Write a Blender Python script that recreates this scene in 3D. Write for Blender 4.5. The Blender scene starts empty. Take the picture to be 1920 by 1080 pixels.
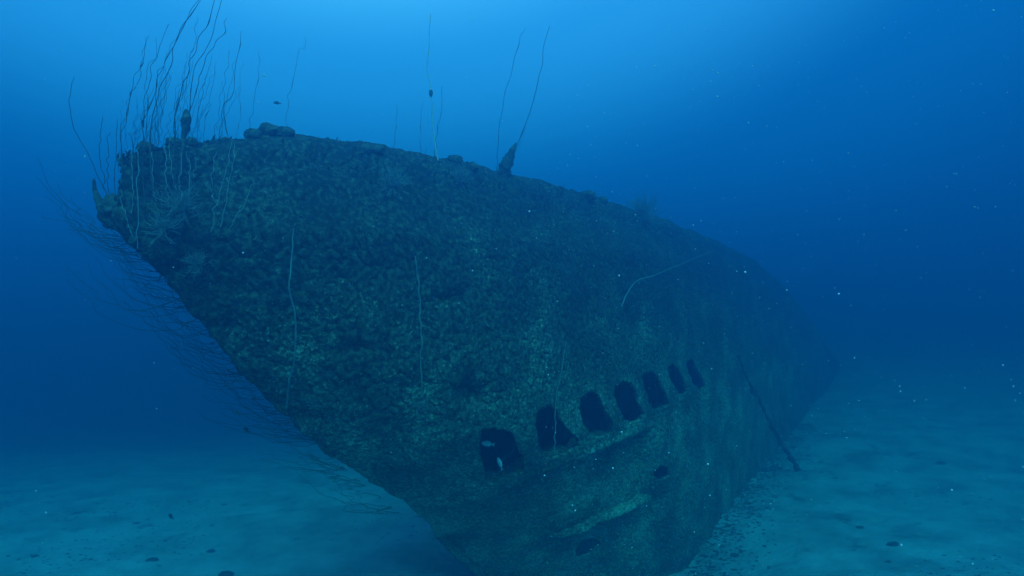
import bpy, math, random
import numpy as np
from mathutils import Vector, Matrix
from mathutils.bvhtree import BVHTree

random.seed(7)
RNG = np.random.default_rng(7)
sc = bpy.context.scene
C = sc.collection

# ------------------------------------------------------------------ camera
F = 1300.0                                   # focal length in photo pixels (1920 wide)
cam_d = bpy.data.cameras.new('camera')
cam_d.sensor_width = 36.0
cam_d.lens = 36.0 * F / 1920.0
cam_d.clip_start = 0.05
cam_d.clip_end = 2000
cam = bpy.data.objects.new('camera', cam_d)
C.objects.link(cam)
cam.rotation_euler = (math.radians(90), 0, 0)
sc.camera = cam

# ------------------------------------------------------------------ light filtered by the sea above
GLOW_AZ = -14.0
SUN_EL, SUN_AZ = 46.0, 170.0                 # degrees; azimuth from +Y towards +X
world = bpy.data.worlds.new('World')
sc.world = world
world.use_nodes = True
wn, wl = world.node_tree.nodes, world.node_tree.links
wn.clear()
w_out = wn.new('ShaderNodeOutputWorld')
bg = wn.new('ShaderNodeBackground')
bg.inputs['Strength'].default_value = 1.0
wl.new(bg.outputs[0], w_out.inputs[0])
tc = wn.new('ShaderNodeTexCoord')
dot = wn.new('ShaderNodeVectorMath'); dot.operation = 'DOT_PRODUCT'
ge, ga = math.radians(52), math.radians(GLOW_AZ)
dot.inputs[1].default_value = (math.sin(ga)*math.cos(ge), math.cos(ga)*math.cos(ge), math.sin(ge))
wl.new(tc.outputs['Generated'], dot.inputs[0])
ramp = wn.new('ShaderNodeValToRGB')
ramp.color_ramp.interpolation = 'EASE'
mr = wn.new('ShaderNodeMapRange')
mr.inputs['From Min'].default_value = -1.0
mr.inputs['From Max'].default_value = 1.0
wl.new(dot.outputs['Value'], mr.inputs['Value'])
wl.new(mr.outputs[0], ramp.inputs[0])
WORLD = [(0.0, (0.000, 0.020, 0.070)), (0.45, (0.000, 0.045, 0.18)), (0.72, (0.001, 0.095, 0.34)),
         (0.83, (0.004, 0.165, 0.52)), (0.91, (0.07, 0.43, 1.00)), (1.0, (0.55, 1.4, 2.1))]
el = ramp.color_ramp.elements
while len(el) < len(WORLD):
    el.new(0.5)
for e, (p, c) in zip(el, WORLD):
    e.position = p
    e.color = (*c, 1)
wl.new(ramp.outputs[0], bg.inputs['Color'])

sd = bpy.data.lights.new('sun', 'SUN')
sd.energy = 5.0
sd.angle = math.radians(35)                  # daylight spread by the rippled surface and the water
sd.color = (0.14, 0.73, 1.0)
sun = bpy.data.objects.new('sun', sd)
C.objects.link(sun)
e_, a_ = math.radians(SUN_EL), math.radians(SUN_AZ)
sdir = Vector((math.sin(a_)*math.cos(e_), math.cos(a_)*math.cos(e_), math.sin(e_)))
sun.rotation_euler = sdir.to_track_quat('Z', 'Y').to_euler()

sc.render.engine = 'CYCLES'
sc.view_settings.view_transform = 'Standard'
sc.view_settings.look = 'None'
sc.view_settings.exposure = 0.2
sc.view_settings.gamma = 1
sc.view_settings.use_curve_mapping = False
sc.cycles.volume_bounces = 1

# ------------------------------------------------------------------ helpers
def noise3(p, seed=0):
    """smooth value noise in [-1,1] for an (n,3) array"""
    i = np.floor(p).astype(np.int64)
    f = p - i
    f = f*f*f*(f*(f*6-15)+10)
    def h(ix, iy, iz):
        n = (ix*374761393 + iy*668265263 + iz*2147483647 + seed*1274126177) & 0xFFFFFFFF
        n = ((n ^ (n >> 13))*1274126177) & 0xFFFFFFFF
        n = ((n ^ (n >> 15))*2246822519) & 0xFFFFFFFF
        n = n ^ (n >> 16)
        return (n & 0xFFFFFF)/float(0x7FFFFF) - 1.0
    r = 0
    for dx in (0, 1):
        wx = f[:, 0] if dx else 1-f[:, 0]
        for dy in (0, 1):
            wy = f[:, 1] if dy else 1-f[:, 1]
            for dz in (0, 1):
                wz = f[:, 2] if dz else 1-f[:, 2]
                r = r + wx*wy*wz*h(i[:, 0]+dx, i[:, 1]+dy, i[:, 2]+dz)
    return r

def fbm(p, scale, octs=4, gain=0.5, seed=0):
    a, s, out, tot = 1.0, scale, 0, 0
    for k in range(octs):
        out = out + a*noise3(p*s + 17.3*k, seed+k)
        tot += a
        a *= gain
        s *= 2.03
    return out/tot

def mesh_np(name, V, Fc):
    me = bpy.data.meshes.new(name)
    V = np.asarray(V, dtype=np.float32)
    me.vertices.add(len(V))
    me.vertices.foreach_set('co', V.ravel())
    Fc = np.asarray(Fc, dtype=np.int32)
    n = Fc.shape[1]
    me.loops.add(Fc.size)
    me.loops.foreach_set('vertex_index', Fc.ravel())
    me.polygons.add(len(Fc))
    me.polygons.foreach_set('loop_start', np.arange(0, Fc.size, n, dtype=np.int32))
    me.polygons.foreach_set('loop_total', np.full(len(Fc), n, dtype=np.int32))
    me.polygons.foreach_set('use_smooth', np.ones(len(Fc), dtype=bool))
    me.update(calc_edges=True)
    me.validate()
    return me

def obj(name, me, m, parent=None):
    o = bpy.data.objects.new(name, me)
    if m:
        me.materials.clear()
        me.materials.append(m)
    C.objects.link(o)
    if parent:
        o.parent = parent
        o.matrix_parent_inverse = Matrix.Translation(parent.location).inverted()
    return o

def tag(o, label=None, cat=None, group=None, kind=None):
    if label: o['label'] = label
    if cat: o['category'] = cat
    if group: o['group'] = group
    if kind: o['kind'] = kind
    return o

def empty(name, loc, label, cat, group=None):
    o = bpy.data.objects.new(name, None)
    o.empty_display_size = 0.2
    C.objects.link(o)
    o.location = loc
    return tag(o, label, cat, group)

def ray(px, py):
    return Vector(((px-960)/F, 1.0, (540-py)/F))

def at(px, py, depth):
    return ray(px, py)*depth

# ship frame: s along the hull, t sideways (towards the diver), h up
D = Vector((0.496, 0.868, 0.0))
N = Vector((0.868, -0.496, 0.0))
TC = -5.6                                    # centreplane
def ship(s, t, h):
    return D*s + N*t + Vector((0, 0, h))

def tube(pts, radii, sides=5, twist=0.0):
    """tapered tube through points -> V,F lists"""
    V, Fc = [], []
    pts = [Vector(p) for p in pts]
    n = len(pts)
    ref = Vector((0.3, -0.9, 0.2)).normalized()
    for i, p in enumerate(pts):
        d = (pts[min(i+1, n-1)] - pts[max(i-1, 0)])
        if d.length < 1e-9: d = Vector((0, 0, 1))
        d.normalize()
        u = d.cross(ref)
        if u.length < 1e-3: u = d.cross(Vector((1, 0, 0)))
        u.normalize()
        w = d.cross(u)
        for k in range(sides):
            a = 2*math.pi*k/sides + twist
            V.append(p + (u*math.cos(a) + w*math.sin(a))*radii[i])
    for i in range(n-1):
        for k in range(sides):
            k2 = (k+1) % sides
            Fc.append((i*sides+k, i*sides+k2, (i+1)*sides+k2, (i+1)*sides+k))
    return V, Fc

def join_mesh(name, chunks):
    V, Fc, off = [], [], 0
    for v, f in chunks:
        V.extend([tuple(x) for x in v])
        Fc.extend([tuple(i+off for i in q) for q in f])
        off = len(V)
    me = bpy.data.meshes.new(name)
    me.from_pydata(V, [], Fc)
    me.polygons.foreach_set('use_smooth', np.ones(len(me.polygons), dtype=bool))
    me.update()
    return me

def smooth_path(pts, n):
    """Catmull-Rom resample"""
    P = [Vector(p) for p in pts]
    P = [P[0]*2-P[1]] + P + [P[-1]*2-P[-2]]
    out = []
    m = len(P)-3
    for i in range(n):
        t = i/(n-1)*m
        k = min(int(t), m-1)
        f = t-k
        a, b, c, d = P[k], P[k+1], P[k+2], P[k+3]
        out.append(0.5*((2*b) + (c-a)*f + (2*a-5*b+4*c-d)*f*f + (3*b-a-3*c+d)*f**3))
    return out

# ------------------------------------------------------------------ materials
def mat(name, c1, c2, scale=3.0, detail=8, rough=0.95, bump=0.0, bscale=20.0, lo=0.35, hi=0.65, c3=None, s3=1.2, t3=(0.55, 0.7), s4=None, zshade=None):
    m = bpy.data.materials.new(name)
    m.use_nodes = True
    n, l = m.node_tree.nodes, m.node_tree.links
    b = n['Principled BSDF']
    b.inputs['Roughness'].default_value = rough
    b.inputs['Specular IOR Level'].default_value = 0.1
    co = n.new('ShaderNodeTexCoord')
    nz = n.new('ShaderNodeTexNoise')
    nz.inputs['Scale'].default_value = scale
    nz.inputs['Detail'].default_value = detail
    nz.inputs['Roughness'].default_value = 0.65
    l.new(co.outputs['Object'], nz.inputs['Vector'])
    r = n.new('ShaderNodeValToRGB')
    r.color_ramp.elements[0].position = lo
    r.color_ramp.elements[0].color = (*c1, 1)
    r.color_ramp.elements[1].position = hi
    r.color_ramp.elements[1].color = (*c2, 1)
    l.new(nz.outputs['Fac'], r.inputs[0])
    src = r.outputs[0]
    if c3:
        n3 = n.new('ShaderNodeTexNoise')
        n3.inputs['Scale'].default_value = s3
        n3.inputs['Detail'].default_value = 10
        n3.inputs['Roughness'].default_value = 0.72
        l.new(co.outputs['Object'], n3.inputs['Vector'])
        m3 = n.new('ShaderNodeMapRange')
        m3.inputs['From Min'].default_value = t3[0]
        m3.inputs['From Max'].default_value = t3[1]
        fac = n3.outputs['Fac']
        if s4:                                # growth gathers in broad patches
            n4 = n.new('ShaderNodeTexNoise')
            n4.inputs['Scale'].default_value = s4
            n4.inputs['Detail'].default_value = 4
            l.new(co.outputs['Object'], n4.inputs['Vector'])
            ma = n.new('ShaderNodeMath'); ma.operation = 'MULTIPLY_ADD'
            l.new(n4.outputs['Fac'], ma.inputs[0])
            ma.inputs[1].default_value = 0.34
            l.new(fac, ma.inputs[2])
            sb = n.new('ShaderNodeMath'); sb.operation = 'SUBTRACT'
            l.new(ma.outputs[0], sb.inputs[0]); sb.inputs[1].default_value = 0.17
            fac = sb.outputs[0]
            if zshade:                         # shade above and light below painted into the turf and crust colour by height
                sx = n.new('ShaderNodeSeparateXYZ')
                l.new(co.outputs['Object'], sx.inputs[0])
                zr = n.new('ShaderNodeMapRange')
                zr.inputs['From Min'].default_value = zshade[0]
                zr.inputs['From Max'].default_value = zshade[1]
                zr.inputs['To Min'].default_value = zshade[3]
                zr.inputs['To Max'].default_value = zshade[2]
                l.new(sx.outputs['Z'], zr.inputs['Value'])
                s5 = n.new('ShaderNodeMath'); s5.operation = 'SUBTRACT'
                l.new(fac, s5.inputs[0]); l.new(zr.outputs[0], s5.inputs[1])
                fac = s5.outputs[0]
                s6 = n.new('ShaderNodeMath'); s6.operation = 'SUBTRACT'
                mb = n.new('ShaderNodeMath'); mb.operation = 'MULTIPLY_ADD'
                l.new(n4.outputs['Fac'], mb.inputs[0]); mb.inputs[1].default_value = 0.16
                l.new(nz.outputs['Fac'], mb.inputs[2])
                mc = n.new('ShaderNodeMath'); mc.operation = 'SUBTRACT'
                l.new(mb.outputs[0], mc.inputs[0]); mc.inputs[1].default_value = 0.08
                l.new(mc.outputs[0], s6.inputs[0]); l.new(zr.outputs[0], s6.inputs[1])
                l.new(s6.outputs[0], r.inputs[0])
        l.new(fac, m3.inputs['Value'])
        mx = n.new('ShaderNodeMix'); mx.data_type = 'RGBA'
        l.new(m3.outputs[0], mx.inputs['Factor'])
        l.new(src, mx.inputs['A'])
        mx.inputs['B'].default_value = (*c3, 1)
        src = mx.outputs['Result']
    l.new(src, b.inputs['Base Color'])
    if bump:
        bn = n.new('ShaderNodeTexNoise')
        bn.inputs['Scale'].default_value = bscale
        bn.inputs['Detail'].default_value = 8
        bn.inputs['Roughness'].default_value = 0.7
        l.new(co.outputs['Object'], bn.inputs['Vector'])
        bu = n.new('ShaderNodeBump')
        bu.inputs['Strength'].default_value = 1.0
        bu.inputs['Distance'].default_value = bump
        l.new(bn.outputs['Fac'], bu.inputs['Height'])
        l.new(bu.outputs[0], b.inputs['Normal'])
    return m

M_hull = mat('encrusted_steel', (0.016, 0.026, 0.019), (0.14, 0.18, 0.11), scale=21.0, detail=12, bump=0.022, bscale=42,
             lo=0.38, hi=0.64, c3=(0.36, 0.46, 0.29), s3=27, t3=(0.53, 0.63), s4=1.6, zshade=(-2.6, 0.8, 0.09, -0.045))
M_ledge = mat('pale_crusted_steel', (0.035, 0.05, 0.035), (0.24, 0.30, 0.20), scale=9.0, detail=12, bump=0.03, bscale=30, lo=0.35, hi=0.6)
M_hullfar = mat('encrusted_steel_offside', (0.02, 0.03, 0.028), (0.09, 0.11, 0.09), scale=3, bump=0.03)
M_rust = mat('rusted_frames', (0.015, 0.018, 0.017), (0.05, 0.05, 0.04), scale=5, bump=0.02)
M_turf = mat('algae_turf', (0.022, 0.034, 0.022), (0.16, 0.21, 0.13), scale=21, lo=0.38, hi=0.64, c3=(0.38, 0.46, 0.31), s3=30, t3=(0.55, 0.68), s4=1.6, zshade=(-2.6, 0.8, 0.09, -0.045))
M_crust = mat('pale_sponge_crust', (0.16, 0.20, 0.14), (0.50, 0.58, 0.44), scale=14, lo=0.35, hi=0.65)
M_coral = mat('dark_coral', (0.02, 0.03, 0.024), (0.10, 0.13, 0.095), scale=12, bump=0.02, bscale=30)
M_whip = mat('whip_coral_skin', (0.035, 0.05, 0.05), (0.07, 0.09, 0.08), scale=9)
M_whip_pale = mat('pale_whip_coral_skin', (0.32, 0.40, 0.36), (0.5, 0.55, 0.5), scale=9)
M_whip_mid = mat('grey_whip_coral_skin', (0.14, 0.19, 0.17), (0.24, 0.28, 0.25), scale=9)
M_sand = mat('sea_sand', (0.32, 0.33, 0.29), (0.58, 0.59, 0.54), scale=0.9, detail=12, bump=0.10, bscale=3.0,
             lo=0.36, hi=0.60, c3=(0.12, 0.14, 0.10), s3=1.3, t3=(0.58, 0.72), s4=0.4)
M_rock = mat('reef_rubble', (0.05, 0.06, 0.05), (0.12, 0.13, 0.11), scale=8, bump=0.02)
M_snow = mat('marine_snow', (0.45, 0.50, 0.48), (0.75, 0.78, 0.75), scale=5)
M_fish_pale = mat('pale_fish_scales', (0.30, 0.35, 0.36), (0.46, 0.50, 0.50), scale=14, rough=0.5)
M_fish_dark = mat('dark_fish_scales', (0.03, 0.04, 0.045), (0.07, 0.08, 0.08), scale=14, rough=0.5)
M_eye = mat('fish_eye', (0.005, 0.005, 0.005), (0.01, 0.01, 0.01), rough=0.2)
M_line = mat('fouled_pipe', (0.03, 0.04, 0.03), (0.13, 0.16, 0.12), scale=6, bump=0.02)

# ------------------------------------------------------------------ sea floor
def floor_h(x, y):
    p = np.stack([x, y, np.zeros_like(x)], 1)
    far = np.clip((y-11)/12, 0, 2.5)*(1-0.5*np.clip((x-2)/6, 0, 1))
    left = np.clip((-x-2)/14, 0, 2)
    right = np.clip((x-9)/30, 0, 1.2)
    w = np.clip((-x-0.5)/5.0, 0, 1); w = w*w*(3-2*w)
    drop = 0.13*2.5*np.log1p(np.exp(np.minimum((y-15.5)/2.5, 30)))*w      # the sand falls away into deeper water on the left
    drop = np.minimum(drop, 11)
    return (-4.62 - 0.22*far - 0.30*left + 0.75*right - 0.75*np.exp(-((x-2.3)**2+(y-11.8)**2)/5.0) - drop + 0.16*fbm(p, 0.22, 3, seed=3) + 0.10*fbm(p, 1.1, 4, 0.62, seed=9))

def floor_at(x, y):
    return float(floor_h(np.array([x], float), np.array([y], float))[0])

def ax(mn, mx, c, fine, grow):
    out, v, st = [c], c, fine
    while v < mx:
        v += st; out.append(v)
        if v > c+10: st *= grow
    v, st = c, fine
    lo = []
    while v > mn:
        v -= st; lo.append(v)
        if v < c-14: st *= grow
    return np.array(lo[::-1]+out)
gx = ax(-62, 62, 3.0, 0.085, 1.05)
gy = ax(-30, 80, 14.0, 0.085, 1.05)
X, Y = np.meshgrid(gx, gy)
Vf = np.stack([X.ravel(), Y.ravel(), floor_h(X.ravel(), Y.ravel())], 1)
nx, ny = len(gx), len(gy)
idx = np.arange(nx*ny).reshape(ny, nx)
Ff = np.stack([idx[:-1, :-1].ravel(), idx[:-1, 1:].ravel(), idx[1:, 1:].ravel(), idx[1:, :-1].ravel()], 1)
sand = obj('sandy_seabed', mesh_np('sandy_seabed', Vf, Ff), M_sand)
tag(sand, kind='structure')

# ------------------------------------------------------------------ shipwreck
wreck = empty('shipwreck', ship(14, TC, -4.7),
              'large sunken ship bow crusted with algae and coral with a row of arched openings', 'shipwreck')

STEM = [(-6.5, 11.4), (-4.44, 9.1), (-2.62, 6.95), (-1.76, 5.62), (-0.77, 4.52), (0.0, 3.82), (0.56, 3.30), (1.0, 3.36), (1.2, 3.55), (1.6, 4.1)]
TOP = [(3.3, 0.90), (3.6, 1.12), (4.0, 1.33), (4.5, 1.45), (5.0, 1.50), (5.8, 1.52), (7.0, 1.50), (8.8, 1.45), (12.6, 1.32), (17.5, 1.08), (21, 0.80), (25, 0.1), (29, -1.2), (34, -3.0), (45, -6)]
def s_stem(h):
    hs, ss = zip(*STEM)
    return np.interp(h, hs, ss)
def h_top(s):
    ss, hs = zip(*TOP)
    return np.interp(s, ss, hs)
def half_b(d, h):
    B = np.interp(h, [-5, -1.7, 0.5, 1.0, 1.5], [2.25, 2.15, 1.85, 1.62, 1.36])
    L = np.interp(h, [-5, -1.7, 0.5, 1.5], [1.4, 1.42, 2.3, 3.3])
    return B*(1-np.exp(-np.maximum(d, 0)/L))

# outlines of the seven arched openings and two torn holes, as seen from the diver's eye on the plating
OUTL = [
 [(185,435),(235,425),(285,430),(330,455),(345,500),(372,560),(372,600),(330,615),(275,635),(240,655),(212,645),(195,580),(180,500)],
 [(430,350),(470,330),(510,345),(530,400),(560,430),(600,460),(605,490),(555,525),(500,545),(470,548),(450,510),(430,450),(418,400)],
 [(615,300),(650,270),(690,285),(715,330),(735,370),(760,405),(750,440),(700,460),(665,455),(630,400),(612,345)],
 [(770,250),(800,225),(835,235),(860,280),(870,320),(893,365),(875,385),(835,400),(810,385),(785,330),(768,280)],
 [(895,200),(920,183),(945,195),(965,230),(985,275),(1005,320),(975,330),(950,345),(930,315),(905,260)],
 [(1000,165),(1020,150),(1040,165),(1065,215),(1088,265),(1065,280),(1045,270),(1015,215)],
 [(1085,140),(1105,130),(1125,160),(1150,205),(1165,245),(1145,255),(1115,230),(1095,180)],
 [(602,965),(640,922),(685,912),(705,930),(650,975),(612,985)],
 [(945,612),(970,592),(1000,602),(1008,630),(975,645),(950,635)],
]
OUTL = [np.array([(820+x/2.347, 620+y/2.347) for x, y in o]) for o in OUTL]

def hole_f(P):
    """signed distance (m, roughly) to the nearest opening edge for hull points; <0 inside"""
    yy = np.maximum(P[:, 1], .1)
    u = 960+F*P[:, 0]/yy; v = 540-F*P[:, 2]/yy
    out = np.full(len(P), 3.0)
    for pl in OUTL:
        lo, hi = pl.min(0)-45, pl.max(0)+45
        k = np.where((u > lo[0]) & (u < hi[0]) & (v > lo[1]) & (v < hi[1]))[0]
        if len(k) == 0: continue
        q = np.stack([u[k], v[k]], 1)
        dmin = np.full(len(k), 1e9); ins = np.zeros(len(k), bool)
        for a, b in zip(pl, np.roll(pl, -1, axis=0)):
            ab = b-a
            t = np.clip(((q-a)@ab)/(ab@ab), 0, 1)
            dd_ = np.linalg.norm(q-(a+t[:, None]*ab), axis=1)
            dmin = np.minimum(dmin, dd_)
            c = ((a[1] > q[:, 1]) != (b[1] > q[:, 1]))
            xi = a[0] + (q[:, 1]-a[1])*(b[0]-a[0])/(b[1]-a[1]+1e-9)
            ins ^= c & (q[:, 0] < xi)
        sdv = np.where(ins, -dmin, dmin)*yy[k]/F
        out[k] = np.minimum(out[k], sdv)
    return out

L1S, L1H = (7.0, 7.46, 7.68, 7.97, 8.35, 8.96, 9.9, 10.4), (-2.85, -2.71, -2.55, -2.38, -2.23, -2.16, -2.10, -2.08)
L2S, L2H = (9.0, 9.42, 9.77, 10.85, 11.3), (-3.66, -3.58, -3.46, -3.37, -3.34)

def build_side(name, sgn, fine, m):
    if fine:
        d = np.concatenate([np.arange(0, 6, .021), np.arange(6, 11, .034), np.arange(11, 18, .08), np.linspace(18, 40, 60)])
        dside = 0.023
    else:
        d = np.concatenate([np.arange(0, 3, .06), np.arange(3, 14, .12), np.linspace(14, 40, 60)])
        dside = 0.1
    rows = []
    nd, nc = (16, 10) if fine else (5, 5)
    for k in range(nd): rows.append(('d', k/nd))
    for k in range(nc): rows.append(('c', k/nc))
    ns = int(6.9/dside)
    for k in range(ns+1): rows.append(('s', k/ns))
    S = np.zeros((len(rows), len(d))); H = np.zeros_like(S); O = np.zeros_like(S)
    r0 = 0.30
    s0 = 3.45 + d                            # approximate station for the top
    ht = h_top(s0)
    bt = half_b(d, ht-r0)
    r = np.minimum(r0, bt*0.9)
    for i, (k, f) in enumerate(rows):
        if k == 'd':
            O[i] = (bt-r)*f; H[i] = ht + 0.05*(1-f); S[i] = s_stem(ht) + d
        elif k == 'c':
            a = f*math.pi/2
            O[i] = (bt-r) + r*math.sin(a); H[i] = ht - r + r*math.cos(a)
            S[i] = s_stem(np.minimum(H[i], ht)) + d
        else:
            h = (ht-r) + (-5.6-(ht-r))*f
            H[i] = h; O[i] = half_b(d, h); S[i] = s_stem(h) + d
    # plating below the openings is set back under a ledge; second ledge lower
    def sm(x, a, b):
        t = np.clip((x-a)/(b-a), 0, 1); return t*t*(3-2*t)
    l1, l2 = np.interp(S, L1S, L1H), np.interp(S, L2S, L2H)
    cut = 10.08 - 0.78*(H+2.22)              # slanting torn plate edge
    rec = (1-sm(H, l1-0.13, l1-0.07))*sm(S, 7.5, 8.1)*(1-sm(S, cut, cut+0.5))*0.21
    rec += (1-sm(H, l2-0.12, l2-0.06))*sm(S, 8.9, 9.5)*(1-sm(S, 10.8, 11.7))*sm(H, -4.35, -3.85)*0.17
    if fine: O = O - rec

    P = D_np*S[..., None] + N_np*(TC + sgn*O)[..., None]
    P[..., 2] = H
    nr, ncx = S.shape
    # normals on the grid
    du = np.gradient(P, axis=1); dv = np.gradient(P, axis=0)
    nrm = np.cross(du, dv)*sgn
    nrm /= np.linalg.norm(nrm, axis=2, keepdims=True)+1e-9
    out = np.zeros_like(P); out[:] = N_np*sgn; out[..., 2] += 0.4
    flip = np.sign((nrm*out).sum(2)); flip[flip == 0] = 1
    nrm *= flip[..., None]
    Pf = P.reshape(-1, 3); Nf = nrm.reshape(-1, 3)
    Sf, Hf = S.ravel(), H.ravel()
    HO = hole_f(Pf) if fine else None
    near = np.exp(-np.abs(HO)/0.08) if fine else 0
    amp = (1-0.75*near)
    # growth: broad lumps, knobbly clumps, fine crust; heavier towards the top and the stem
    dd = np.tile(d, nr)
    heavy = 0.7 + 0.6*np.clip((Hf+0.2)/1.6, 0, 1) + 0.35*np.exp(-dd/0.5)
    disp = 0.050*fbm(Pf, 1.1, 3, seed=21)
    disp += 0.036*heavy*np.maximum(fbm(Pf, 2.6, 2, seed=31), -0.3)
    disp += 0.012*heavy*fbm(Pf, 9, 3, 0.6, seed=41)
    disp += 0.030*fbm(Pf, 21.0, 2, 0.6, seed=51)
    if fine:                                  # hollows where the plating has buckled or growth has fallen away
        yv = np.maximum(Pf[:, 1], .1); uu = 960+F*Pf[:, 0]/yv; vv = 540-F*Pf[:, 2]/yv
        wx_ = 14*fbm(Pf, 3, 3, seed=5); wy_ = 14*fbm(Pf, 3, 3, seed=8)
        for cx, cy, rx, ry, dp_ in ((885, 735, 34, 26, .16), (328, 503, 26, 22, .14), (590, 775, 40, 20, .11), (1190, 612, 40, 34, .10), (840, 560, 30, 14, .07),
                                    (1100, 1020, 60, 20, .14), (600, 300, 28, 18, .10), (480, 310, 22, 18, .09), (1000, 420, 45, 22, .08), (660, 650, 26, 18, .07), (430, 600, 22, 16, .08), (740, 840, 26, 18, .08)):
            q = ((uu-cx+wx_)/rx)**2 + ((vv-cy+wy_)/ry)**2
            disp -= dp_*np.exp(-q**1.5)
    low = 1-0.45*np.clip((-Hf-2.2)/0.5, 0, 1)
    Pf = Pf + Nf*(disp*amp*low)[:, None]
    I = np.arange(nr*ncx).reshape(nr, ncx)
    Q = np.stack([I[:-1, :-1].ravel(), I[:-1, 1:].ravel(), I[1:, 1:].ravel(), I[1:, :-1].ravel()], 1)
    if sgn < 0: Q = Q[:, ::-1]
    if fine:
        f = HO
        wob = 0.012*fbm(Pf, 7.0, 3, 0.6, seed=77)
        f = f + wob - 0.028*np.clip(1-np.abs(f)/.2, 0, 1)
        inside = f < 0
        kill = inside[Q].all(1)
        Q = Q[~kill]
    me = mesh_np(name, Pf, Q)
    o = obj(name, me, m, wreck)
    if fine:
        sol = o.modifiers.new('thickness', 'SOLIDIFY')
        sol.thickness = 0.06
        sol.offset = -1
    return o, Pf, Nf, Sf, Hf, dd, HO

D_np = np.array(D); N_np = np.array(N)
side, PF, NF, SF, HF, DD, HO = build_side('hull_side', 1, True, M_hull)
side['label'] = 'crusted side of the bow with the arched openings'
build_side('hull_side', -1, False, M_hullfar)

dg = bpy.context.evaluated_depsgraph_get()
bvh = BVHTree.FromObject(side, dg)

def hit(px, py):
    """hull point seen through a photo pixel, or None"""
    loc, nor, i, dist = bvh.ray_cast(Vector((0, 0, 0)), ray(px, py).normalized(), 60)
    return (loc, nor) if loc else (None, None)

# ledges: heavy rubbing strakes standing out under the openings
def ledge(s0, s1, LS, LH, out, th, seed, m=M_hull):
    n = int((s1-s0)/0.018)
    ss = np.linspace(s0, s1, n)
    secs = [(-0.25, 0.0), (-0.25, th), (-0.08, th*1.05), (out*0.3, th*0.9), (out*0.8, th*0.62), (out, th*0.5), (out*1.0, th*.1), (out*0.95, 0.0), (out*.5, 0.0)]
    V = []
    for k, s in enumerate(ss):
        h = float(np.interp(s, LS, LH)) - 0.07
        o = float(half_b(s - s_stem(h), np.array(h)))
        e = min(1, min(k, n-1-k)/6)
        for a, b in secs:
            V.append((s, o + (a if a < 0 else a*(0.3+0.7*e)), h + b*(0.4+0.6*e)))
    V = np.array(V)
    P = D_np*V[:, :1] + N_np*(TC + V[:, 1:2]); P[:, 2] = V[:, 2]
    P += 0.03*np.stack([fbm(P, 7.0, 5, 0.7, seed=seed+q) for q in (0, 5, 9)], 1)
    ns = len(secs); Q = []
    for i in range(n-1):
        for k in range(ns):
            k2 = (k+1) % ns
            Q.append((i*ns+k, (i+1)*ns+k, (i+1)*ns+k2, i*ns+k2))
    return obj('ledge', mesh_np('ledge', P, Q), m, wreck)
ledge(7.3, 10.05, L1S, L1H, 0.10, 0.17, 61)
ledge(9.2, 10.95, L2S, L2H, 0.05, 0.10, 71)

# a torn vertical plate edge below the upper ledge, inner frames and bulkhead behind the openings
def strip(name, s, h0, h1, inset, w, m):
    V = []; n = 20
    for k in range(n):
        h = h0+(h1-h0)*k/(n-1)
        o = float(half_b(s-s_stem(h), np.array(h)))
        for a, b in ((-w, inset-0.12), (w, inset-0.12), (w, inset), (-w, inset)):
            V.append(ship(s+a, TC+o+b, h))
    V = np.array(V); V += 0.012*np.stack([fbm(V, 6, 3, seed=q) for q in (81, 85, 89)], 1)
    Q = []
    for i in range(n-1):
        for k in range(4):
            k2 = (k+1) % 4
            Q.append((i*4+k, (i+1)*4+k, (i+1)*4+k2, i*4+k2))
    return obj(name, mesh_np(name, V, Q), m, wreck)
for s in (7.62, 8.5, 9.45, 10.4, 11.4, 12.4, 13.3):
    strip('rib', s, -2.2 if s < 8 else -2.8, 0.9, -0.16, 0.04, M_rust)
V = []; n = 30
for k in range(n):
    s = 6.9+k*0.35
    for h in (-3.6, 1.0):
        sq = max(s, float(s_stem(h))+0.8)
        o = max(float(half_b(sq-s_stem(h), np.array(h)))-1.4, 0.05)
        V.append(ship(sq+0.5, TC+o, h))
me = mesh_np('inner_bulkhead', V, [(2*k, 2*k+1, 2*k+3, 2*k+2) for k in range(n-1)])
b_ = obj('inner_bulkhead', me, M_rust, wreck)
b_.modifiers.new('thickness', 'SOLIDIFY').thickness = 0.03

# algae turf: tens of thousands of tiny blades and crumbs over the plating, joined into one part
def turf(name, count, sel, size, m, cl=-0.35):
    cand = np.where(sel)[0]
    w = np.exp(-SF[cand]/9.0)
    w /= w.sum()
    ids = RNG.choice(cand, count, p=w)
    base = PF[ids] + RNG.normal(0, 0.015, (count, 3))
    nn = NF[ids]
    clump = fbm(base, 2.6, 3, seed=91)
    keep = clump > cl + 0.5*RNG.random(count)-0.25
    base, nn, clump = base[keep], nn[keep], clump[keep]
    n = len(base)
    dirs = nn*0.9 + RNG.normal(0, 0.55, (n, 3)); dirs[:, 2] += 0.25
    dirs /= np.linalg.norm(dirs, axis=1, keepdims=True)
    side_ = np.cross(dirs, RNG.normal(0, 1, (n, 3)))
    side_ /= np.linalg.norm(side_, axis=1, keepdims=True)
    L = size*(0.4+RNG.random(n)*1.0)*(1+0.8*np.maximum(clump, 0))
    W = L*(0.08+0.5*RNG.random(n)**2)
    a = base - nn*0.01 - side_*W[:, None]*0.5
    b = base - nn*0.01 + side_*W[:, None]*0.5
    c = base + dirs*L[:, None] + side_*W[:, None]*0.35
    d = base + dirs*L[:, None]*0.85 - side_*W[:, None]*0.45
    V = np.stack([a, b, c, d], 1).reshape(-1, 3)
    Q = np.arange(4*n).reshape(n, 4)
    o = obj(name, mesh_np(name, V, Q), m, wreck)
    o['kind'] = 'stuff'
    return o
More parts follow.
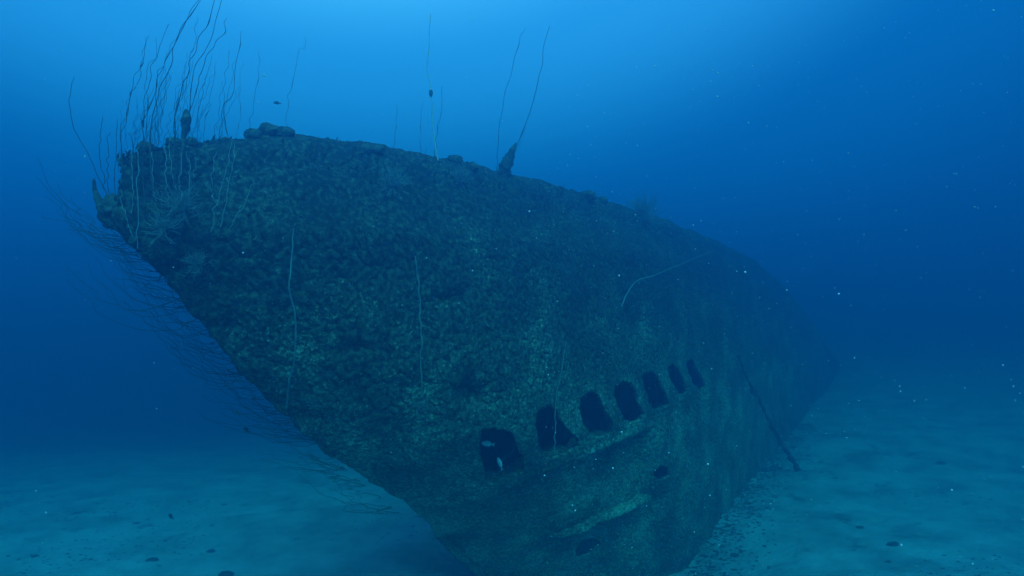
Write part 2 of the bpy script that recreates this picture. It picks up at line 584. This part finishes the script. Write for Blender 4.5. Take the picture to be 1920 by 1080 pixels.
ok = (HO > 0.015) & (SF < 18)
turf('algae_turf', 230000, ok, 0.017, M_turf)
turf('pale_crust', 90000, ok & (HF < 0.9), 0.017, M_crust, 0.10)
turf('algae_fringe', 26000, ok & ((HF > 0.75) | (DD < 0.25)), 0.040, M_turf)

# ------------------------------------------------------------------ coral heads and sponges on the crest
def blob(name, loc, r, sq=(1, 1, .8), seed=0, m=M_coral, label='', cat='coral', group=None):
    nu, nv = 56, 36
    V = []
    for j in range(nv+1):
        th = math.pi*j/nv
        for i in range(nu):
            ph = 2*math.pi*i/nu
            V.append((math.sin(th)*math.cos(ph), math.sin(th)*math.sin(ph), math.cos(th)))
    V = np.array(V)
    q = 1 + 0.34*fbm(V+seed*3.1, 1.7, 4, 0.6, seed=seed) + 0.22*fbm(V+seed, 5, 4, 0.65, seed=seed+4)
    V = V*q[:, None]*r*np.array(sq)
    Q = []
    for j in range(nv):
        for i in range(nu):
            i2 = (i+1) % nu
            Q.append((j*nu+i, (j+1)*nu+i, (j+1)*nu+i2, j*nu+i2))
    o = obj(name, mesh_np(name, V, Q), m)
    o.location = loc
    return tag(o, label, cat, group)

def crest(px, py):
    """walk down from a pixel to the first hull point"""
    y = py
    while y < 1080:
        p, nr = hit(px, y)
        if p is not None: return p, y
        y += 2
    return at(px, py, 8), py

heads = [
    (325, 252, .06, 'small round coral knob on the crest just left of the tall dark spar'),
    (357, 250, .055, 'small round coral knob on the crest just right of the tall dark spar'),
    (503, 250, .095, 'largest rounded coral head on the crest of the wreck'),
    (535, 254, .08, 'low coral lump tucked against the right of the largest coral head'),
    (475, 252, .07, 'low coral lump tucked against the left of the largest coral head'),
    (272, 268, .06, 'coral knob at the rounded left shoulder of the bow'),
    (705, 284, .075, 'broad low coral lump on the crest left of the pale whip coral'),
    (680, 284, .07, 'low coral lump beside the broad lump on the mid crest'),
    (853, 304, .08, 'dark rounded coral head on the crest right of the pale whip coral'),
    (885, 316, .07, 'flat coral lump on the crest between the rounded head and the leaning sponge'),
    (1103, 371, .11, 'left one of the two small coral knobs far along the crest'),
    (1127, 379, .09, 'right one of the two small coral knobs far along the crest'),
]
for k, (x, y, r, lab) in enumerate(heads):
    p, yy = crest(x, y)
    blob('coral_head', p + Vector((0, 0, r*0.25)), r, (1.15, 1.0, .8), seed=k+3, label=lab, cat='coral', group='coral heads along the crest of the wreck')
p, yy = crest(228, 395)
blob('coral_head', at(222, 398, 5.75), .16, (0.9, 1, .9), seed=40, label='dark coral mass on the tip of the stem at far left', cat='coral')

def spar(name, pts, radii, lab, cat, seed, m=M_coral, n=60):
    P = smooth_path(pts, n)
    R = np.interp(np.linspace(0, 1, n), np.linspace(0, 1, len(radii)), radii)
    V, Q = tube(P, R, 9)
    V = np.array(V)
    V += (np.stack([fbm(V, 14, 4, .65, seed=seed+q) for q in (0, 3, 7)], 1))*np.repeat(R, 9)[:, None]*0.9
    o = obj(name, mesh_np(name, V-np.array(P[0]), Q), m)
    o.location = P[0]
    return tag(o, lab, cat)

d0 = hit(343, 300)[0].y - 0.12
spar('fouled_spar', [at(x, y, d0) for x, y in ((338, 325), (342, 280), (347, 240), (350, 205))], (.013, .014, .015, .018, .024, .040, .012),
     'tall dark spar with a thick knob of growth standing up from the bow crest', 'spar', 5)
p, yy = crest(943, 328)
spar('leaning_sponge', [at(x, y, p.y) for x, y in ((944, 340), (946, 318), (955, 293), (968, 268))], (.05, .085, .065, .07, .03, .012),
     'dark ragged sponge leaning to the right on the middle of the crest', 'sponge', 15)
spar('curved_sea_whip', [at(x, y, 5.7) for x, y in ((262, 455), (232, 432), (202, 408), (184, 375), (176, 335))], (.06, .055, .035, .03, .022, .008),
     'thick curved dark coral branch hooking up at the far left tip of the bow', 'coral', 25)

# ------------------------------------------------------------------ whip corals
def whip(pts, r0, r1, lab, m=M_whip, group='whip corals growing up from the bow', sides=5, wob=0.012, n=46, knots=0):
    P = smooth_path(pts, n)
    ph = random.random()*100
    a = np.array([ph+k*0.33 for k in range(n)])
    z = np.zeros(n)
    w1 = noise3(np.stack([a, z, z], 1), 5)*wob; w2 = noise3(np.stack([a, z+5, z], 1), 6)*wob
    P = [p + Vector((w1[k], w2[k], 0))*min(1, k/4) for k, p in enumerate(P)]
    R = [r0 + (r1-r0)*k/(n-1) for k in range(n)]
    for _ in range(knots):
        c = random.randint(5, n-6)
        R[c] *= 1.9; R[c+1] *= 1.5
    V, Q = tube(P, R, sides)
    b = P[0]
    o = obj('whip_coral', join_mesh('whip_coral', [([v-b for v in V], Q)]), m)
    o.location = b
    return tag(o, lab, 'whip coral', group)

def z1(l): return [(120+x/2.25, y/2.25) for x, y in l]
def z4(l): return [(700+x/2.25, y/2.25) for x, y in l]
def rooted(l, r0, r1, lab, m=M_whip, group='whip corals growing up from the bow', extra=0.0, **k):
    """l: photo trace from tip to base; root on the hull, rise in an upright plane through the root"""
    bx, by = l[-1]
    p, yy = crest(bx, by + extra)
    d = p.y - 0.03
    tr = [(bx, yy)] + (l[::-1] if yy > by + 3 else l[::-1][1:])
    pts = []
    nn = len(tr)
    dz = random.uniform(-0.25, 0.25)
    for i, (x, y) in enumerate(tr):
        pts.append(at(x, y, d + dz*i/nn))
    pts.insert(0, p + (p-pts[0])*0.0 + Vector((0, 0.05, -0.04)))
    return whip(pts, r0, r1, lab, m, group, **k)

UP = [
 ([(590,-30),(545,45),(490,130),(460,210),(440,290),(400,380),(380,450),(365,545)], .010, 'left strand of the tall pair of whip corals leaning out of the frame top', 150),
 ([(575,-20),(520,75),(470,185),(420,260),(390,350),(345,480),(335,580)], .008, 'whip coral twisting beside the left strand of the tall pair', 120),
 ([(640,-20),(600,110),(550,220),(525,300),(500,400),(465,520),(455,640)], .010, 'dark whip coral leaving the top of the frame above the knobbed spar', 60),
 ([(668,-20),(640,90),(605,200),(555,290),(540,380),(525,450),(500,560),(480,740)], .010, 'rightmost of the whip corals that leave the top of the frame', 40),
 ([(688,80),(672,145),(620,210),(595,285),(560,350),(540,420),(505,560)], .009, 'whip coral with a kinked tip ending just below the top of the frame', 60),
 ([(750,130),(742,190),(720,290),(710,380),(685,430),(678,480),(690,560)], .009, 'sturdy lone whip coral between the tall bunch and the largest coral head', 70),
 ([(438,105),(405,195),(385,240),(360,310),(350,390),(335,520),(330,600)], .008, 'whip coral left of the tall bunch with its tip bent right', 60),
 ([(360,150),(335,200),(325,280),(300,360),(280,420),(260,500),(250,600)], .007, 'right one of two whip corals touching near their tips at the left shoulder', 60),
 ([(340,150),(330,240),(305,320),(270,450),(248,580)], .006, 'left one of two whip corals touching near their tips at the left shoulder', 60),
 ([(385,155),(380,235),(355,300),(345,400),(345,560)], .006, 'thin straight whip coral just right of the touching pair', 40),
 ([(558,70),(550,150),(540,230),(520,330),(490,430),(465,500)], .006, 'thin whip coral standing inside the tall bunch', 40),
 ([(520,220),(505,290),(490,380),(470,470)], .005, 'short whip coral low in the tall bunch', 60),
 ([(622,230),(600,330),(580,390),(560,520)], .006, 'short whip coral on the right edge of the tall bunch', 60),
 ([(640,260),(620,380),(595,530)], .005, 'short faint whip coral right of the tall bunch', 60),
 ([(820,215),(822,300),(805,400),(790,480),(775,545)], .006, 'whip coral rising just left of the largest coral head', 20),
 ([(1020,165),(1015,205),(998,215),(975,290),(955,380),(945,440),(942,545)], .006, 'whip coral with a hooked tip right of the largest coral head', 10),
 ([(755,260),(745,390),(735,540)], .004, 'faint whip coral beside the sturdy lone whip', 20),
 ([(675,340),(668,420),(668,540)], .005, 'short whip coral at the foot of the sturdy lone whip', 40),
 ([(475,150),(445,220),(415,280),(400,330),(385,420),(395,545)], .007, 'whip coral crossing the left strand of the tall pair', 60),
 ([(420,330),(415,480),(395,560)], .004, 'very short whip coral below the crossing whips', 30),
 ([(310,400),(300,520),(290,590)], .004, 'very short whip coral at the left shoulder of the bow', 30),
 ([(540,345),(520,440),(500,520),(470,600)], .006, 'whip coral bending behind the knobbed spar', 60),
 ([(590,330),(565,400),(545,480),(520,560)], .005, 'whip coral just right of the knobbed spar', 60),
 ([(245,420),(240,520),(235,640)], .003, 'faint whip coral rising at the left corner of the bow', 80),
 ([(275,380),(262,470),(262,600)], .004, 'faint whip coral behind the touching pair', 30),
]
for l, r, lab, ex in UP:
    rooted(z1(l), r*0.40, r*0.21, lab, extra=ex, knots=3, wob=0.02)

for k in range(26):
    bx = random.choice([random.uniform(235, 330), random.uniform(300, 450)])
    lean = random.uniform(5, 45)
    hgt = random.uniform(60, 190)*(1.0 if bx > 280 else .75)
    by = 262+random.uniform(-5, 40)
    l = [((bx-120)*2.25 + lean*2.25*f**1.4, (by - hgt*f)*2.25) for f in (1, .8, .6, .4, .2, 0)]
    rooted(l_ := z1(l), .0020, .0012, 'very thin faint whip coral among the bunch above the bow shoulder', group='very thin whip corals above the bow shoulder', wob=0.02)

UP4 = [
 ([(295,365),(285,470),(270,560),(262,640)], .008, M_whip, 'short dark whip coral just right of the pale one on the mid crest'),
 ([(638,120),(612,180),(580,310),(540,470),(525,620),(520,700)], .009, M_whip, 'tall whip coral left of the leaning sponge'),
 ([(745,110),(722,200),(715,270),(690,370),(650,500),(612,600),(575,700)], .011, M_whip, 'tall whip coral rising out of the leaning sponge'),
 ([(645,535),(628,580),(605,640),(580,720)], .008, M_whip_mid, 'short pale whip coral forking beside the leaning sponge'),
 ([(100,440),(98,540),(80,620)], .006, M_whip, 'faint whip coral on the crest left of the broad coral lump'),
 ([(210,430),(200,600),(200,660)], .005, M_whip, 'faint whip coral just left of the pale whip coral'),
 ([(220,625),(222,680)], .007, M_whip, 'stubby whip coral beside the foot of the pale whip coral'),
 ([(805,770),(803,830)], .010, M_whip, 'stubby whip coral far along the crest before the two coral knobs'),
]
for l, r, m, lab in UP4:
    rooted(z4(l), r*.5, r*0.25, lab, m=m, group='whip corals standing along the crest', knots=2, wob=0.015)
rooted(z4([(240,60),(235,170),(228,280),(243,400),(255,540),(268,675)]), .010, .004, 'single pale whip coral standing tall over the middle of the crest',
       m=M_whip_pale, group='whip corals standing along the crest', wob=0.012)
p, yy = crest(808, 300)
blob('sea_squirt', at(808, 175, p.y-.03), .03, (.7, .7, 1.3), seed=55, label='small dark tuft clinging to the middle of the pale whip coral', cat='sea squirt')

# free whips rising off the far left tip
for l, lab in (
  (z1([(40,320),(30,380),(22,440),(45,540),(75,600),(110,680),(190,840)]), 'lone faint whip coral furthest left beside the bow'),
  (z1([(160,490),(150,600),(158,720),(185,850)]), 'faint whip coral rising from the hooked coral branch'),
  (z1([(222,500),(220,640),(215,760),(205,880)]), 'faint whip coral hugging the left corner of the bow'),
  (z1([(190,560),(185,700),(195,870)]), 'short faint whip coral between the hooked branch and the bow')):
    whip([at(x, y, 5.75) for x, y in l[::-1]], .0035, .002, lab)

# pale whips seen against the crusted side
FACE = [
 ([(553,428),(545,480),(543,540),(553,590),(553,640),(547,700),(537,765)], .011, 'long pale whip coral hanging against the hull above the overhanging stem'),
 ([(779,480),(786,560),(790,640),(790,745)], .010, 'long pale whip coral lying against the middle of the hull side'),
 ([(1338,470),(1290,490),(1230,515),(1190,530),(1165,575)], .011, 'pale whip coral arching over the dim far hull'),
 ([(1062,640),(1048,720),(1040,800),(1040,850)], .008, 'thin whip coral standing in front of the second opening'),
 ([(1035,768),(1025,800),(1012,830)], .008, 'short whip coral slanting across the second opening'),
]
for l, r, lab in FACE:
    dmin = min((hit(x, y)[0].y if hit(x, y)[0] is not None else 99) for x, y in l)
    pts = []
    for i, (x, y) in enumerate(l[::-1]):
        q, _ = hit(x, y)
        d = (q.y if q is not None else dmin)
        pts.append(at(x, y, d-0.05-0.05*min(i, 3)))
    whip(pts, r, r*0.55, lab, m=M_whip_mid, group='pale whip corals against the hull side', wob=0.012)

BOW = [
 [(315,600),(313,640),(313,820),(310,1050)], [(236,800),(255,900),(290,1000)], [(370,640),(375,800),(390,850)], [(445,560),(445,640),(455,740),(470,800)],
 [(705,600),(680,740),(640,860),(620,980)], [(725,600),(700,750),(660,960)], [(800,760),(760,860),(700,960)], [(560,670),(545,750)],
 [(425,620),(430,760),(440,880)], [(500,600),(490,740),(495,860)], [(640,640),(625,760),(632,850)], [(280,640),(290,790),(285,900)], [(520,640),(530,760),(510,900)],
]
for l in BOW:
    l = z1(l)
    base, yy = crest(*l[-1])
    d = base.y
    dm = min((hit(x, y)[0].y if hit(x, y)[0] is not None else 99) for x, y in l)
    pts = [at(x, y, min(d, dm) - 0.06 + 0.04*(i == 0)) for i, (x, y) in enumerate(l[::-1])]
    whip(pts, .0042, .0028, 'thin grey whip coral against the dark upper bow', m=M_whip_mid, group='thin grey whip corals against the upper bow')

# whip corals reaching out from under the overhanging stem, sagging and then curling up
def edge_x(y):
    ys = [395, 440, 500, 560, 620, 690, 760, 840, 900, 960, 1010, 1080]
    xs = [205, 240, 295, 345, 395, 450, 520, 600, 665, 740, 810, 900]
    return float(np.interp(y, ys, xs))
tufts = []
for k in range(112):
    t = random.random()
    y = 440 + 530*t**1.05
    tufts.append(y)
random.shuffle(tufts)
for k, y in enumerate(tufts):
    x = edge_x(y) + 6
    q, yy = hit(x+6, y)
    dep = (q.y if q is not None else 6.5) + random.uniform(-0.05, 0.35)
    L = random.uniform(70, 165)*(1.0 if y < 860 else 0.75)
    if random.random() < 0.16: L *= 1.45
    sl = random.uniform(-0.25, 0.45)          # first slopes down, then up
    rise = random.uniform(0.25, 1.15)*(1.0 if y < 800 else 0.6)
    pts = []
    n = 7
    drift = random.uniform(-0.35, 0.5)
    for i in range(n):
        f = i/(n-1)
        xx = x - L*f*1.12
        yy2 = y + sl*L*f*(1-f)*1.7 - rise*L*f**2.1*0.85 + random.uniform(-3.5, 3.5)*(f > 0)
        pts.append(at(xx, yy2, dep + drift*f))
    up = y < 560
    lab = ('thin dark whip coral curling up and left from the upper stem' if y < 600 else
           'thin dark whip coral reaching left from the middle of the overhanging stem' if y < 780 else
           'thin dark whip coral trailing from the lower stem above the sand')
    lab = ('long ' if L > 118 else 'short ') + lab
    g = 'whip corals under the upper stem' if y < 600 else 'whip corals under the middle stem' if y < 780 else 'whip corals under the lower stem'
    g = lab.split()[0] + ' ' + g
    whip(pts, random.uniform(.0024, .0042), .0014, lab, group=g, sides=4, n=30, wob=0.055)

# ------------------------------------------------------------------ twiggy hydroid bushes
def bush(loc, r, lab, seed, n=70, m=M_whip_mid, thick=.0035, nrm=Vector((0.3, -0.7, 0.5))):
    rnd = random.Random(seed)
    ch = []
    for k in range(n):
        d = Vector((rnd.gauss(0, .7), rnd.gauss(0, .7), rnd.gauss(0, .7))) + nrm*1.1
        d.normalize()
        P = [Vector((0, 0, 0))]
        L = r*rnd.uniform(.5, 1.15)
        for i in range(6):
            P.append(P[-1] + d*L/6)
            d = (d + Vector((rnd.gauss(0, .25), rnd.gauss(0, .25), rnd.gauss(0, .25)+.05))).normalized()
        ch.append(tube(P, [thick*(1-.1*i) for i in range(7)], 3))
        for j in (2, 3, 4):
            dd = (d + Vector((rnd.gauss(0, .7), rnd.gauss(0, .7), rnd.gauss(0, .7)))).normalized()
            ch.append(tube([P[j], P[j]+dd*L*.2, P[j]+dd*L*.36+Vector((0, 0, .01))], [thick*.8, thick*.6, thick*.4], 3))
    o = obj('hydroid_bush', join_mesh('hydroid_bush', ch), m)
    o.location = loc
    return tag(o, lab, 'hydroid', 'feathery hydroid bushes on the wreck')
for k, (x, y, r, lab, m) in enumerate([
    (345, 395, .30, 'feathery grey green hydroid bush on the upper bow below the spar', M_whip_mid),
    (310, 430, .22, 'smaller feathery bush at the edge of the upper bow', M_whip_mid),
    (735, 350, .26, 'feathery bush below the broad coral lump on the mid crest', M_whip_mid),
    (370, 500, .20, 'feathery bush beside the dark hollow near the stem', M_whip_mid),
    (1205, 412, .5, 'large faint bush standing on the dim far crest', M_whip),
    (785, 765, .16, 'small feathery bush at the foot of the middle pale whip', M_whip_mid),
    (860, 340, .22, 'feathery bush under the dark rounded coral head', M_whip_mid)]):
    p, yy = crest(x, y)
    bush(p, r, lab, 100+k, m=M_whip_mid, nrm=Vector((0, 0, 1)) if k == 4 else Vector((.25, -.7, .55)), thick=.0028 if k != 4 else .004, n=70 if k != 4 else 130)

# ------------------------------------------------------------------ fallen pole at the right
pole = empty('leaning_pole', at(1500, 885, 17.6), 'long dark fouled pole leaning from the far hull down onto the sand', 'pole')
Pp = smooth_path([at(1386, 668, 15.8), at(1399, 705, 16.0), at(1430, 765, 16.5), at(1462, 825, 17.0), at(1500, 886, 17.6)], 60)
V, Q = tube(Pp, [0.028+.045*max(0, (k-25)/35) + .012*math.sin(k*1.7) for k in range(60)], 8)
V = np.array(V); V += .05*np.stack([fbm(V, 5, 3, seed=q) for q in (1, 2, 3)], 1)
obj('shaft', mesh_np('shaft', V, Q), M_line, pole)
for k in (22, 38):
    V, Q = tube([Pp[k]-Vector((.0, 0, .1)), Pp[k], Pp[k+2]], [.04, .09, .04], 8)
    V = np.array(V); V += .03*np.stack([fbm(V, 9, 3, seed=q) for q in (5, 6, 8)], 1)
    obj('growth_clump', mesh_np('growth_clump', V, Q), M_coral, pole)

# ------------------------------------------------------------------ fish
def make_fish(name, loc, L, rotz, pitch, m, lab):
    f = empty(name, loc, lab, 'fish')
    nu, ns = 12, 14
    V = []
    for j in range(ns):
        t = j/(ns-1)
        hgt = 0.20*math.sin(math.pi*min(1, t*1.02+.02))**.75*(1-.35*t) + .018
        for i in range(nu):
            a = 2*math.pi*i/nu
            V.append((L*(t-.5)*.82, L*hgt*.42*math.cos(a), L*hgt*math.sin(a)))
    Q = []
    for j in range(ns-1):
        for i in range(nu):
            i2 = (i+1) % nu
            Q.append((j*nu+i, j*nu+i2, (j+1)*nu+i2, (j+1)*nu+i))
    R = Matrix.Rotation(rotz, 3, 'Z') @ Matrix.Rotation(pitch, 3, 'Y')
    def part(nm, V, Q, mm):
        V = [tuple(R @ Vector(v) + loc) for v in V]
        me = bpy.data.meshes.new(nm); me.from_pydata(V, [], Q); me.update()
        o = obj(nm, me, mm, f)
        return o
    part('body', V, Q, m)
    def slab(nm, pts, th=.006):
        n = len(pts)
        V = [(x*L, th*L, z*L) for x, z in pts] + [(x*L, -th*L, z*L) for x, z in pts]
        Q = [tuple(range(n)), tuple(range(2*n-1, n-1, -1))] + [(i, (i+1) % n, n+(i+1) % n, n+i) for i in range(n)]
        part(nm, V, Q, m)
    slab('tail_fin', [(.38, .02), (.56, .17), (.50, 0), (.56, -.17), (.38, -.02)])
    slab('dorsal_fin', [(-.18, .15), (-.05, .25), (.18, .20), (.28, .08), (.0, .12)])
    slab('anal_fin', [(.05, -.12), (.16, -.20), (.28, -.08)])
    for sgn in (-1, 1):
        me_v = [(-.33*L + .016*L*math.cos(a), sgn*.062*L, .04*L + .016*L*math.sin(a)) for a in [k*math.pi/4 for k in range(8)]]
        part('eye', me_v + [(-.33*L, sgn*.075*L, .04*L)], [(i, (i+1) % 8, 8) for i in range(8)], M_eye)
    return f
make_fish('fish', at(913, 832, 8.35), .17, math.radians(8), math.radians(8), M_fish_pale, 'pale fish swimming in the upper left of the nearest opening')
make_fish('fish', at(937, 868, 8.5), .17, math.radians(-40), math.radians(62), M_fish_pale, 'pale fish nose down at the foot of the nearest opening')
make_fish('fish', at(446, 774, 6.6), .065, math.radians(15), math.radians(55), M_fish_dark, 'tiny dark fish at the tips of the whips under the stem')
make_fish('fish', at(462, 806, 8.5), .12, math.radians(60), math.radians(40), M_fish_dark, 'small dark fish hovering below the whips under the stem')
make_fish('fish', at(320, 968, 11.0), .15, math.radians(70), math.radians(50), M_fish_dark, 'small dark fish just above the sand at lower left')
make_fish('fish', at(519, 193, 9.5), .11, math.radians(30), 0, M_fish_dark, 'faint small fish in open water above the largest coral head')
make_fish('fish', at(495, 141, 4.0), .03, math.radians(20), math.radians(35), M_fish_pale, 'tiny bright fish in open water between the upright whips')

# ------------------------------------------------------------------ rubble on the sand
def sand_point(px, py):
    r = ray(px, py)
    lam = 6.0
    while lam < 60:
        p = r*lam
        if p.z <= floor_at(p.x, p.y): return p
        lam += .05
    return r*40
RUB = [(1675, 1022, .10, 'dark stone on the bright sand at lower right, upper of two'),
       (1665, 1056, .07, 'dark stone on the bright sand at lower right, lower of two'),
       (1612, 990, .07, 'small stone on the sand left of the two dark stones'),
       (1378, 1042, .08, 'small dark stone on the sand close beside the wreck'),
       (1765, 870, .10, 'pale lump of rubble on the far sand at right'),
       (286, 1052, .09, 'small dark stone on the sand at lower left'),
       (395, 1035, .07, 'small dark stone on the sand between the lower left edge and the stem'),
       (425, 1078, .10, 'dark stone cut by the bottom edge at lower left')]
for k, (x, y, r, lab) in enumerate(RUB):
    p = sand_point(x, y)
    blob('rubble_stone', p, r, (1.2, .9, .55), seed=60+k, m=M_rock, label=lab, cat='stone', group='loose stones on the sand')
# fine rubble and weed litter, uncountable
n = 26000
xs = RNG.uniform(-16, 22, n); ys = RNG.uniform(9, 32, n)
p3 = np.stack([xs, ys, 0*xs], 1)
k_ = fbm(p3, .45, 4, .6, seed=14) > 0.05 + 0.35*RNG.random(n)
xs, ys = xs[k_], ys[k_]
# debris gathers along the foot of the hull
nb = 5000
sb_ = RNG.uniform(8.5, 26, nb); tb_ = -3.45 + np.abs(RNG.normal(0, .5, nb)) - 0.12
xs = np.concatenate([xs, D_np[0]*sb_ + N_np[0]*tb_]); ys = np.concatenate([ys, D_np[1]*sb_ + N_np[1]*tb_])
n_main = len(xs)-nb
zs = floor_h(xs, ys); n = len(xs)
sz = RNG.uniform(.006, .028, n)*(1+(RNG.random(n) < .02)*1.2)
sz[n_main:] *= 1.15
oct_ = np.array([(1, 0, 0), (0, 1, 0), (-1, 0, 0), (0, -1, 0), (0, 0, 1), (0, 0, -1)], float)
V = (np.stack([xs, ys, zs], 1)[:, None, :] + oct_[None]*sz[:, None, None]*np.array([1.6, 1.2, .5])*(0.6+0.8*RNG.random((n, 6, 1))))
T = np.array([(0, 1, 4), (1, 2, 4), (2, 3, 4), (3, 0, 4), (1, 0, 5), (2, 1, 5), (3, 2, 5), (0, 3, 5)])
Fq = (T[None] + 6*np.arange(n)[:, None, None]).reshape(-1, 3)
tag(obj('sand_litter', mesh_np('sand_litter', V.reshape(-1, 3), Fq), M_rock), 'scattered crumbs of rubble and weed on the sand', 'rubble', kind='stuff')

# ------------------------------------------------------------------ drifting particles
n = 1700
px = np.where(RNG.random(n) < .70, RNG.uniform(1000, 2050, n), RNG.uniform(-100, 2000, n))
py = RNG.uniform(-60, 1120, n)
dp = RNG.uniform(1.2, 7.0, n)**1.0
cen = np.stack([(px-960)/F*dp, dp, (540-py)/F*dp], 1)
keep = []
for c in cen:
    v = Vector(c); q = bvh.ray_cast(Vector((0, 0, 0)), v.normalized(), v.length+.1)
    keep.append(q[0] is None)
cen = cen[np.array(keep)]; dp = dp[np.array(keep)]; n = len(cen)
sz = RNG.uniform(.0004, .0012, n)*(1+ (RNG.random(n) < .08)*1.2)*np.minimum(dp, 4)**.6
V = cen[:, None, :] + oct_[None]*sz[:, None, None]*(0.6+0.9*RNG.random((n, 6, 1)))
Fq = (T[None] + 6*np.arange(n)[:, None, None]).reshape(-1, 3)
tag(obj('marine_snow', mesh_np('marine_snow', V.reshape(-1, 3), Fq), M_snow), 'pale specks of marine snow drifting in the water', 'particles', kind='stuff')

# ------------------------------------------------------------------ the water as haze
x0, x1, y0, y1, z0_, z1_ = -66, 66, -34, 90, -21.0, 3.6
V = [(x, y, z) for z in (z0_, z1_) for y in (y0, y1) for x in (x0, x1)]
Q = [(0, 2, 3, 1), (4, 5, 7, 6), (0, 1, 5, 4), (2, 6, 7, 3), (0, 4, 6, 2), (1, 3, 7, 5)]
me = bpy.data.meshes.new('haze'); me.from_pydata(V, [], Q); me.update()
hm = bpy.data.materials.new('sea_water'); hm.use_nodes = True
hn = hm.node_tree.nodes; hn.clear()
ho = hn.new('ShaderNodeOutputMaterial')
pv = hn.new('ShaderNodeVolumePrincipled')
pv.inputs['Color'].default_value = (0.02, 0.145, 0.325, 1)
pv.inputs['Absorption Color'].default_value = (0.0, 0.45, 0.56, 1)
pv.inputs['Density'].default_value = 0.172
pv.inputs['Anisotropy'].default_value = 0.7
hm.node_tree.links.new(pv.outputs[0], ho.inputs['Volume'])
hz = obj('haze', me, hm)
tag(hz, kind='stuff')
